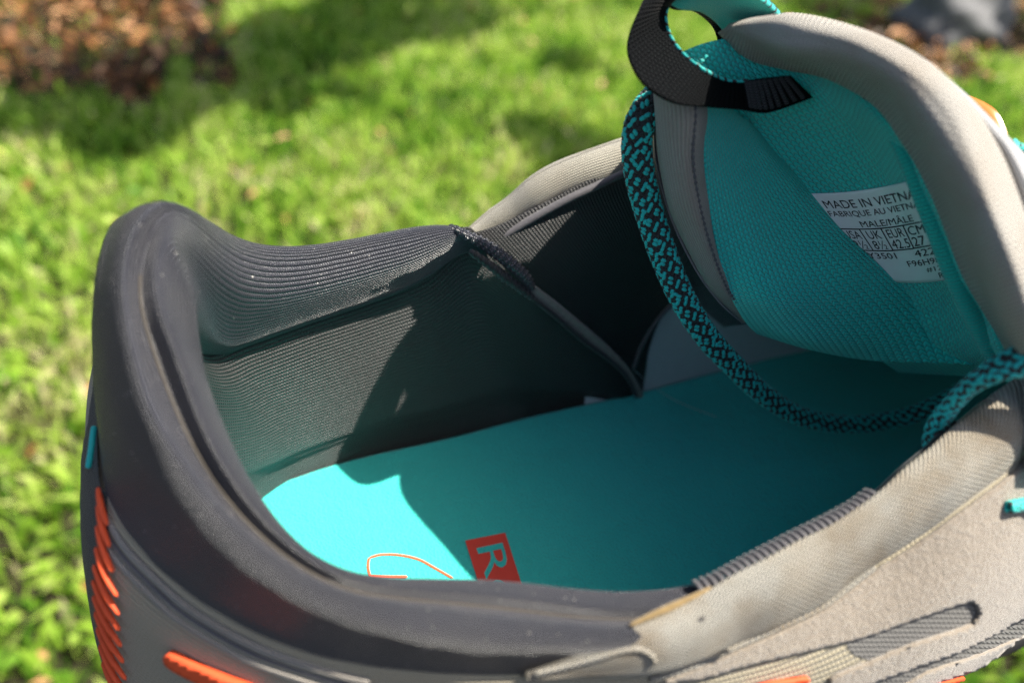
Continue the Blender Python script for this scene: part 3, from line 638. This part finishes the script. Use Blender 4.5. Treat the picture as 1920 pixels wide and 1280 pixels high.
for bdy, x0, x1, y0, y1 in (('USA', .10, .27, .425, .515), ('UK', .34, .48, .425, .515), ('EUR', .55, .72, .425, .515), ('CM', .77, .94, .425, .515), ('9½', .13, .27, .535, .63), ('8½', .34, .48, .535, .63), ('42.5', .54, .73, .535, .63), ('27', .77, .90, .535, .63),
                            ('IY3501', .18, .52, .67, .735), ('422', .73, .96, .665, .735), ('F96H98', .60, .98, .765, .825), ('#12', .78, .97, .85, .90), ('R', .90, .96, .92, .97)): ptx(bdy, x0, x1, y0, y1)

# --- insole print, knocked-out letters in a coral box, and an outlined emblem
tI = (t_insole,)
boxq = gridmap([(872, 1014), (947, 999), (985, 1118), (912, 1140)])
def plate(name, fn, tree, mat, parent, off, n=8):
    return surf(name, np.array([[lay(tree, fn, a, b, off) for b in np.linspace(0, 1, n)] for a in np.linspace(0, 1, n)]), mat, parent)
plate('insole_print', boxq, t_insole, m_print, insole, .03)
def rotfn(fn): return lambda s_, t_: fn(1-t_, s_)       # reading direction runs down the picture
print_text('insole_letter', 'Re', .14, 1.02, .14, .80, t_insole, rotfn(boxq), m_insole, insole, .036)
for path, r_ in (([(694, 1082), (690, 1062), (692, 1045)], .03), ([(692, 1045), (715, 1039), (750, 1040), (785, 1048), (815, 1064), (850, 1084)], .03), ([(694, 1080), (730, 1081), (764, 1081)], .045)):
    p_ = [P(x, y, w=.02) for x, y in path]
    tube('insole_emblem', p_, r_, m_ltprint, insole, ry=.012, side=(.5, .5, 0) if False else np.cross(frames(arc(p_, 40)[0]), [0, 0, 1]), n=40, k=8)

# ------------------------------------------------------------------ pull loop: black webbing, teal inside
LOOP_DZ = -.3
LB = [((1522, 184, 14.85), (1480, 142, 14.75)), ((1440, 212, 14.9), (1425, 148, 14.8)), ((1385, 207, 14.8), (1385, 156, 14.9)), ((1320, 202, 14.5), (1350, 153, 14.9)), ((1255, 193, 14.3), (1305, 130, 14.8)), ((1200, 155, 14.4), (1266, 95, 14.9)),
      ((1174, 95, 14.5), (1245, 48, 15.0)), ((1190, 35, 14.6), (1250, 10, 14.9)), ((1222, -4, 14.9), (1290, -22, 14.5)), ((1262, 20, 15.2), (1350, -30, 14.4)), ((1300, 24, 15.5), (1415, -12, 14.7)), ((1335, 52, 15.8), (1462, 28, 15.1)), ((1350, 90, 16.0), (1488, 80, 15.8))]
rowsL = []
for a, b in LB:
    dz = LOOP_DZ if 3 < len(rowsL) < 11 else 0; A = P(a[0], a[1], d=a[2]+dz); B = P(b[0], b[1], d=b[2]+dz); rowsL.append([A, A*.66+B*.34, A*.33+B*.67, B])
GLp = loft(np.array(rowsL), 200, 24)
nl = gnormal(GLp); sgn = 1.0 if (nl[85, 12]@FW) < 0 else -1.0
loop = surf('pull_loop', GLp+nl*sgn*.05, m_blackweb, shoe, thick=.06, label='black webbing pull loop')
surf('loop_backing', (GLp-nl*sgn*.02)[:, 3:24], m_tealweb, loop, thick=.06)
# dotted teal selvedge on both edges
for k, e in (('a', 23), ('b', 0)):
    E_, L = arc(GLp[:, e], 130)
    for kk in range(2, 128):
        if 2 <= kk and (k == 'a' or kk > 72):
            pass
    beads = []
def capsules(name, segs, r, mat, parent, kind='stuff'):
    """many short yarn stitches as one mesh; segs: list of (p0, p1, normal, halfwidth)"""
    base_t = np.array([-1, -.75, -.3, .3, .75, 1.0]); rad = np.array([.15, .75, 1, 1, .75, .15]); k = 8
    th = np.linspace(0, 2*math.pi, k, endpoint=False); V = []; F = []
    f0 = gridfaces(6, k, cv=True)
    for a, b, n_, hw in segs:
        c = (a+b)/2; d = (b-a)/2; L = np.linalg.norm(d); t = d/L; s_ = np.cross(t, n_); s_ /= np.linalg.norm(s_); nn = np.cross(s_, t)
        g = c+t*(base_t*L)[:, None, None]+s_*(rad[:, None]*np.cos(th)*hw)[..., None]+nn*(rad[:, None]*np.sin(th)*hw*.8)[..., None]
        F.append(f0+len(V)*6*k); V.append(g.reshape(-1, 3))
    V = np.concatenate(V); F = np.concatenate(F)
    return link(name, mesh(name, V, F, V[:, :2]), mat, parent, kind)
segT = []; segK = []
E_, L = arc(GLp[:, 23], 400); I_, _ = arc(GLp[:, 20], 400); n = int(L/.07)
for i in range(int(n*.12), n):
    j = int(i/n*396)+1; p = E_[j]; t = E_[j+1]-E_[j-1]; t /= np.linalg.norm(t); inn = I_[j]-p; inn /= np.linalg.norm(inn); nn = np.cross(t, inn)
    p = p+nl[min(199, int(j/400*200)), 22]*sgn*(.06 if j < 230 else -.03)
    (segK if i % 3 == 0 else segT).append((p-t*.03-inn*.05, p+t*.03+inn*.03, nn, .085))
seg_b = []
for a in range(9):
    for c_ in range(3, 22, 2):
        k = 3+a*3; p = (GLp+nl*sgn*.085)[k, c_]; t = GLp[k+2, c_]-GLp[k, c_]; t /= np.linalg.norm(t); seg_b.append((p-t*.05, p+t*.05, nl[k, c_]*sgn, .03))
capsules('bar_tack', seg_b, 0, m_blackyarn, loop)
capsules('selvedge_stitches', segT, 0, m_tealyarn, loop); capsules('selvedge_stitches', segK, 0, m_blackyarn, loop)

# ------------------------------------------------------------------ braided laces
def lace(path, width, thick, side, label=None, name='lace', pat=0):
    L0 = arc(path, 10)[1]; n = max(12, int(L0/.02)); C, L = arc(path, n)
    wd = np.interp(np.linspace(0, 1, n), np.linspace(0, 1, len(width)), width)
    sd = cr(np.array(side, float), n) if np.ndim(side) > 1 else np.broadcast_to(np.array(side, float), C.shape)
    G, A, B = tubegrid(C, wd*.5*.93, thick*.5*.9*np.ones(n), sd, 28, .85)
    uv = np.stack(np.meshgrid(np.linspace(0, L, n), np.linspace(0, 1, 28, endpoint=False), indexing='ij'), -1)
    me = mesh(name, np.concatenate([G.reshape(-1, 3)]), gridfaces(n, 28, cv=True), uv.reshape(-1, 2))
    o = link(name, me, m_blackyarn, shoe, None, label)
    # braid: staggered short stitches leaning alternately, in rows round the lace
    k = 18; pitch = .085; rows_ = int(L/pitch); teal = []; blk = []
    lr = random.Random(3+pat)
    for i in range(rows_):
        for j in range(k):
            ph = (j+(.5 if i % 2 else 0))/k*2*math.pi
            x = (i+.5)/rows_*(n-3)+1; x = int(x); c, s_ = math.cos(ph), math.sin(ph)
            e = .85; cc = math.copysign(abs(c)**e, c); ss = math.copysign(abs(s_)**e, s_)
            p = C[x]+A[x]*cc*wd[x]*.5+B[x]*ss*thick*.5
            nn = A[x]*c*thick+B[x]*s_*wd[x]; nn /= np.linalg.norm(nn)
            t = frames(C[x-1:x+2])[1]; tg = np.cross(nn, t)
            lean = .75 if (j % 2) else -.75
            dr = t*1.0+tg*lean; dr /= np.linalg.norm(dr)
            hl = .078
            on_ = ((i+2*j) % 6 in (0, 1) and (i//2+j) % 3 == 0) or ((i-3*j) % 13 == 0)
            (teal if on_ else blk).append((p-dr*hl, p+dr*hl, nn, (.048 if on_ else .036)))
    capsules('teal_strands', teal, 0, m_tealyarn, o); capsules('black_strands', blk, 0, m_blackyarn, o)
    return o
lace(Dp([(1290, 140, 15.7), (1235, 180, 15.4), (1204, 222, 15.4), (1194, 270, 15.7), (1200, 330, 16.1), (1218, 400, 16.6), (1245, 480, 17.1), (1280, 560, 17.7), (1325, 630, 18.4), (1380, 690, 19.2), (1440, 745, 20.0), (1510, 783, 20.8), (1600, 795, 21.5), (1700, 780, 21.8), (1790, 740, 21.2), (1850, 690, 20.0)]),
     [.58, .60, .57, .54, .50, .48, .46, .46], .28, [RT*.9-UP*.3-FW*.1, RT+UP*.1, RT*.9+UP*.35, RT*.7+UP*.6, RT*.3+UP*.9, UP], label='black and teal lace draped down into the shoe')
lace(Dp([(1746, 838, 14.2), (1756, 800, 14.0), (1782, 762, 13.7), (1820, 722, 13.3), (1870, 692, 12.9), (1930, 672, 12.7), (2010, 655, 12.5), (2130, 640, 12.3), (2280, 640, 12.2)]),
     [.30, .42, .5, .52, .5], .26, [RT*.8+UP*.5, RT*.5+UP*.8, UP], label='lace end crossing the near rim', pat=2)
lace(on(t_shell, [(1874, 946), (1895, 942), (1915, 940)], .16)+on(t_shell, [(1950, 936), (2000, 930)], .35), [.16, .2, .2], .16, UP, label='thin lace run on the suede overlay', pat=3)
lace(Dp([(1890, 275, 14.2), (1908, 292, 14.0), (1935, 320, 13.8), (1980, 350, 13.6)]), [.3, .36, .36], .2, UP, pat=4)

# ------------------------------------------------------------------ sole
def solering(name, w0, w1, grow, mat, lab=None):
    e = cr(EDGE, 200, closed=True); c = np.array([12., -.2]); prof = [(w1, .35), (w1-.1, .75), ((w0+w1)/2, 1.0), (w0, .7), (w0, -2)]
    T2 = np.roll(e, -1, 0)-np.roll(e, 1, 0); T2 /= np.linalg.norm(T2, axis=1, keepdims=True); O = np.stack([-T2[:, 1], T2[:, 0]], 1)
    if ((e-c)*O).sum() < 0: O = -O
    G = np.array([[np.array([*(p+o*(g+(grow*max(0, min(1, (8-p[0])/5)) if 0 < k_ < 4 else 0))), w]) for k_, (w, g) in enumerate(prof)] for p, o in zip(e, O)])
    V = G.reshape(-1, 3); me = mesh(name, V, gridfaces(200, len(prof), cu=True), V[:, :2]); return link(name, me, mat, shoe)
solering('midsole', -2.9, -.6, 1.2, m_foam); solering('outsole', -3.4, -2.85, 1.3, m_rubber)

# lint fibre on the insole
lint = link('lint_fibre', bpy.data.meshes.new('x'), None); bpy.data.objects.remove(lint)
lf = tube('lint_fibre', [P(1185, 690, v=3.2), P(1222, 722, v=3.0), P(1262, 748, w=.5), P(1300, 765, w=.3), P(1345, 782, w=.12)], .008, m_fibre, None, n=60, k=6)
lf['label'] = 'fine pale lint fibre lying across the teal insole edge'; lf['category'] = 'fibre'
# ------------------------------------------------------------------ the garden behind
WG = -55.0
def ground_mat():
    b = NB('soil'); o = b.obj(); n = b.noise(o, 9, 6, .6); n2 = b.noise(o, 120, 5, .7)
    c = b.mix(n, (.030, .045, .012), (.075, .055, .028)); c = b.mix(n2, mul((.05, .04, .02), .5), c)
    b.bump(n2, .01); b.set(Base_Color=c, Roughness=.95); return b.m
gm = mesh('ground', [(-3000, -3000, WG), (3000, -3000, WG), (3000, 3000, WG), (-3000, 3000, WG)], [(0, 1, 2, 3)]); gr = link('ground', gm, ground_mat(), None, 'structure')
def blade_mat(name, stops, trans=.5):
    b = NB(name); uv, u, v = b.uv(); c = b.ramp(u, stops)
    b.set(Base_Color=c, Roughness=.45, Specular_IOR_Level=.35)
    tr = b.n('ShaderNodeBsdfTranslucent'); b.l(c, tr.inputs[0]); mx = b.n('ShaderNodeMixShader'); mx.inputs[0].default_value = trans
    out = b.t.nodes['Material Output']; b.l(b.b.outputs[0], mx.inputs[1]); b.l(tr.outputs[0], mx.inputs[2]); b.l(mx.outputs[0], out.inputs[0]); return b.m
def footprint(n, x0=-250, x1=2170, y0=-260, y1=1500, near=None):
    """random ground points over the area in view and a margin round it, even in world area"""
    cs = np.array([P(x, y, w=WG)[:2] for x, y in ((x0, y0), (x1, y0), (x1, y1), (x0, y1))])
    mn, mx = cs.min(0), cs.max(0); out = []
    while sum(len(o) for o in out) < n:
        q = mn+(mx-mn)*rng.random((n, 2)); ok = np.ones(n, bool)
        for a, b in zip(cs, np.roll(cs, -1, 0)):
            ok &= ((b-a)[0]*(q[:, 1]-a[1])-(b-a)[1]*(q[:, 0]-a[0])) < 0
        out.append(q[ok])
    return np.concatenate(out)[:n]
def topx(q):
    X = np.concatenate([q, np.full((len(q), 1), WG)], 1)-CAM; z = X@FW; return np.stack([960+FPX*(X@RT)/z, 640-FPX*(X@UP)/z], 1)
def vnoise(q, sc_, seed):
    r = np.random.default_rng(seed); t = r.random((64, 64)); x = q/sc_; i = np.floor(x).astype(int); f = x-i; f = f*f*(3-2*f)
    g = lambda a, b: t[(i[:, 0]+a) % 64, (i[:, 1]+b) % 64]
    return (g(0, 0)*(1-f[:, 0])+g(1, 0)*f[:, 0])*(1-f[:, 1])+(g(0, 1)*(1-f[:, 0])+g(1, 1)*f[:, 0])*f[:, 1]
# bare mulch bed at the back left: everything beyond this line on the ground
bedL = P(340, 90, w=WG)[:2]; 
def in_bed(q):
    p = topx(q); nz = vnoise(q, 9, 5)*120
    return ((p[:, 0] > 1430+nz) & (p[:, 1] < 175+nz*.5-40) & (vnoise(q, 16, 6) > .35)) | (p[:, 0] < 420+nz-60) & (p[:, 1] < 185+nz-60+ (p[:, 0]-200)*-.15)
def blades(name, q, hmin, hmax, wmin, wmax, mat, hue, lean=.9):
    n = len(q); h = rng.uniform(hmin, hmax, n); wd = rng.uniform(wmin, wmax, n); a = rng.uniform(0, 2*math.pi, n); ln = rng.uniform(.1, lean, n)*h; b = rng.uniform(0, 2*math.pi, n)
    d = np.stack([np.cos(b), np.sin(b), 0*b], 1)*ln[:, None]; s_ = np.stack([np.cos(a), np.sin(a), 0*a], 1)*wd[:, None]*.5
    o = np.concatenate([q, np.full((n, 1), WG)], 1); up = np.array([0, 0, 1.])
    V = np.stack([o-s_*.6, o+s_*.6, o+d*.3+up*(h*.55)[:, None]-s_, o+d*.3+up*(h*.55)[:, None]+s_, o+d+up*(h*.9)[:, None]], 1)
    i = np.arange(n)[:, None]*5
    F = np.concatenate([i+[0, 1, 3], i+[0, 3, 2], i+[2, 3, 4]]); uv = np.repeat(np.stack([hue, np.zeros(n)], 1), 5, 0)
    return link(name, mesh(name, V.reshape(-1, 3), F, uv, smooth=True), mat, None, 'stuff')
m_grass = blade_mat('grass_blades', [(0, (.035, .12, .012)), (.3, (.16, .35, .03)), (.55, (.36, .56, .06)), (.8, (.56, .70, .15)), (1, (.68, .60, .34))], .5)
N = 190000; q = footprint(N)
dens = .6+1.0*vnoise(q, 9, 1)*vnoise(q, 3.1, 4)*1.8+.4*vnoise(q, 2.2, 2)
keep = rng.random(N) < np.clip(dens, .12, 1); bed = in_bed(q); keep &= ~(bed & (rng.random(N) < .93)); q = q[keep]
hue = np.clip(.16+.5*vnoise(q, 14, 3)+.3*vnoise(q, 5, 8)+rng.normal(size=len(q))*.2, 0, 1)
g = blades('grass', q, 1.6, 5.0, .4, 1.1, m_grass, hue); g['label'] = 'blurred bright green lawn grass below the shoe'; g['category'] = 'grass'
# broad leaves of clover and weeds among the grass
m_leaf = blade_mat('dead_leaves', [(0, (.04, .016, .006)), (.45, (.17, .07, .022)), (.75, (.45, .20, .07)), (1, (.80, .48, .26))], .25)
def leaves(name, q, smin, smax, mat, hue, zmax=2.5, wid=.45, tilt=.6):
    n = len(q); sz = rng.uniform(smin, smax, n); a = rng.uniform(0, 2*math.pi, n); t = rng.uniform(-tilt, tilt, (n, 2)); z = WG+rng.uniform(.2, zmax, n)
    e1 = np.stack([np.cos(a), np.sin(a), t[:, 0]], 1)*sz[:, None]; e2 = np.stack([-np.sin(a), np.cos(a), t[:, 1]], 1)*sz[:, None]*wid
    o = np.concatenate([q, z[:, None]], 1); up = np.array([0, 0, 1.])*sz[:, None]*.2
    V = np.stack([o-e1, o+e2+up, o+e1, o-e2+up, o-up*.3], 1); i = np.arange(n)[:, None]*5
    F = np.concatenate([i+[0, 4, 1], i+[1, 4, 2], i+[2, 4, 3], i+[3, 4, 0]])
    return link(name, mesh(name, V.reshape(-1, 3), F, np.repeat(np.stack([hue, 0*hue], 1), 5, 0)), mat, None, 'stuff')
q = footprint(26000); q = q[(rng.random(len(q)) < vnoise(q, 8, 9)*1.2) & ~in_bed(q)]
lv = leaves('clover', q, .5, 1.2, m_grass, np.clip(.35+.5*vnoise(q, 12, 3)+rng.normal(size=len(q))*.15, 0, .95), 3.6, .6); lv['label'] = 'small round clover and weed leaves among the lawn grass'; lv['category'] = 'leaves'
q = footprint(60000); bq = q[in_bed(q)][:16000]; lq = q[~in_bed(q)][:900]
lv = leaves('leaf_litter', bq, .8, 2.6, m_leaf, rng.random(len(bq))**1.6, 4); lv['label'] = 'brown dead leaf litter at the far left of the lawn'; lv['category'] = 'leaves'
lv = leaves('fallen_leaves', lq, .5, 1.5, m_leaf, .6+.4*rng.random(len(lq)), 3.4); lv['label'] = 'small tan fallen leaves scattered through the lawn'; lv['category'] = 'leaves'

# added leafy branch, out of view above the lawn, placed up-sun to dapple it
tree = empty('shade_branch', (0, 0, 0), 'unseen leafy branch added to dapple the back of the lawn', 'branch')
spots = [(60, 235, 9), (180, 175, 17), (330, 160, 19), (470, 120, 19), (600, 80, 20), (760, 30, 24), (930, -40, 20), (300, 250, 6), (640, 190, 5), (1060, 130, 7), (1080, 300, 10), (1000, 260, 8), (230, 260, 11), (520, 200, 8), (1600, 30, 22), (1850, 60, 22), (1300, -60, 24), (1010, 360, 4), (300, -30, 24)]
cq = []; H = 120.0
for x, y, r_ in spots:
    c = P(x, y, w=WG); n = int(24*r_*r_/9); a = rng.uniform(0, 2*math.pi, n); rr = r_*np.sqrt(rng.random(n))
    h = H+rng.uniform(-12, 12, n); p = c+np.stack([np.cos(a)*rr, np.sin(a)*rr, 0*a], 1)+SUN[None]/SUN[2]*h[:, None]; cq.append(p)
cq = np.concatenate(cq)
sv = leaves('foliage', cq[:, :2], 1.4, 2.6, m_grass, .1+.2*rng.random(len(cq)), 1)
co = np.empty(len(sv.data.vertices)*3, np.float32); sv.data.vertices.foreach_get('co', co); co = co.reshape(-1, 3); co[:, 2] += np.repeat(cq[:, 2]-WG, 5)*S; sv.data.vertices.foreach_set('co', co.ravel()); sv.data.update()
sv.parent = tree
tube('bough', [cq.mean(0)+np.array(o_) for o_ in ((-60, -10, 2), (-20, 0, 0), (20, 5, 3), (80, 20, 10), (160, 60, 30))], [.6, 1.2, 1.6, 2.2, 3], m_rubber, tree, n=60)

def stone(name, c, r, sq, mat, label):
    n_, m_ = 40, 24; th = np.linspace(0, 2*math.pi, n_, endpoint=False)[:, None]; ph = np.linspace(.02, math.pi-.02, m_)[None]
    d = np.stack([np.cos(th)*np.sin(ph), np.sin(th)*np.sin(ph), np.cos(ph)+0*th], -1)
    k = 1+.13*np.sin(3*d[..., 0]+1.3)*np.cos(4*d[..., 1])+.07*np.sin(7*d[..., 2]+5*d[..., 0])+.04*np.sin(13*d[..., 1]+9*d[..., 2])
    G = c+d*k[..., None]*r*np.array(sq); o = link(name, mesh(name, G.reshape(-1, 3), gridfaces(n_, m_, cu=True), G.reshape(-1, 3)[:, :2]), mat); o['label'] = label; o['category'] = 'stone'; return o
m_stone = plain('weathered_stone', (.20, .20, .20), .9, 12, .01, .4, patch=(.09, .09, .10))
stone('garden_stone', P(1775, 70, w=WG)+np.array([0, 0, 4]), 17, (1.0, .8, .75), m_stone, 'blurred grey garden stone behind the tongue at the back of the lawn')
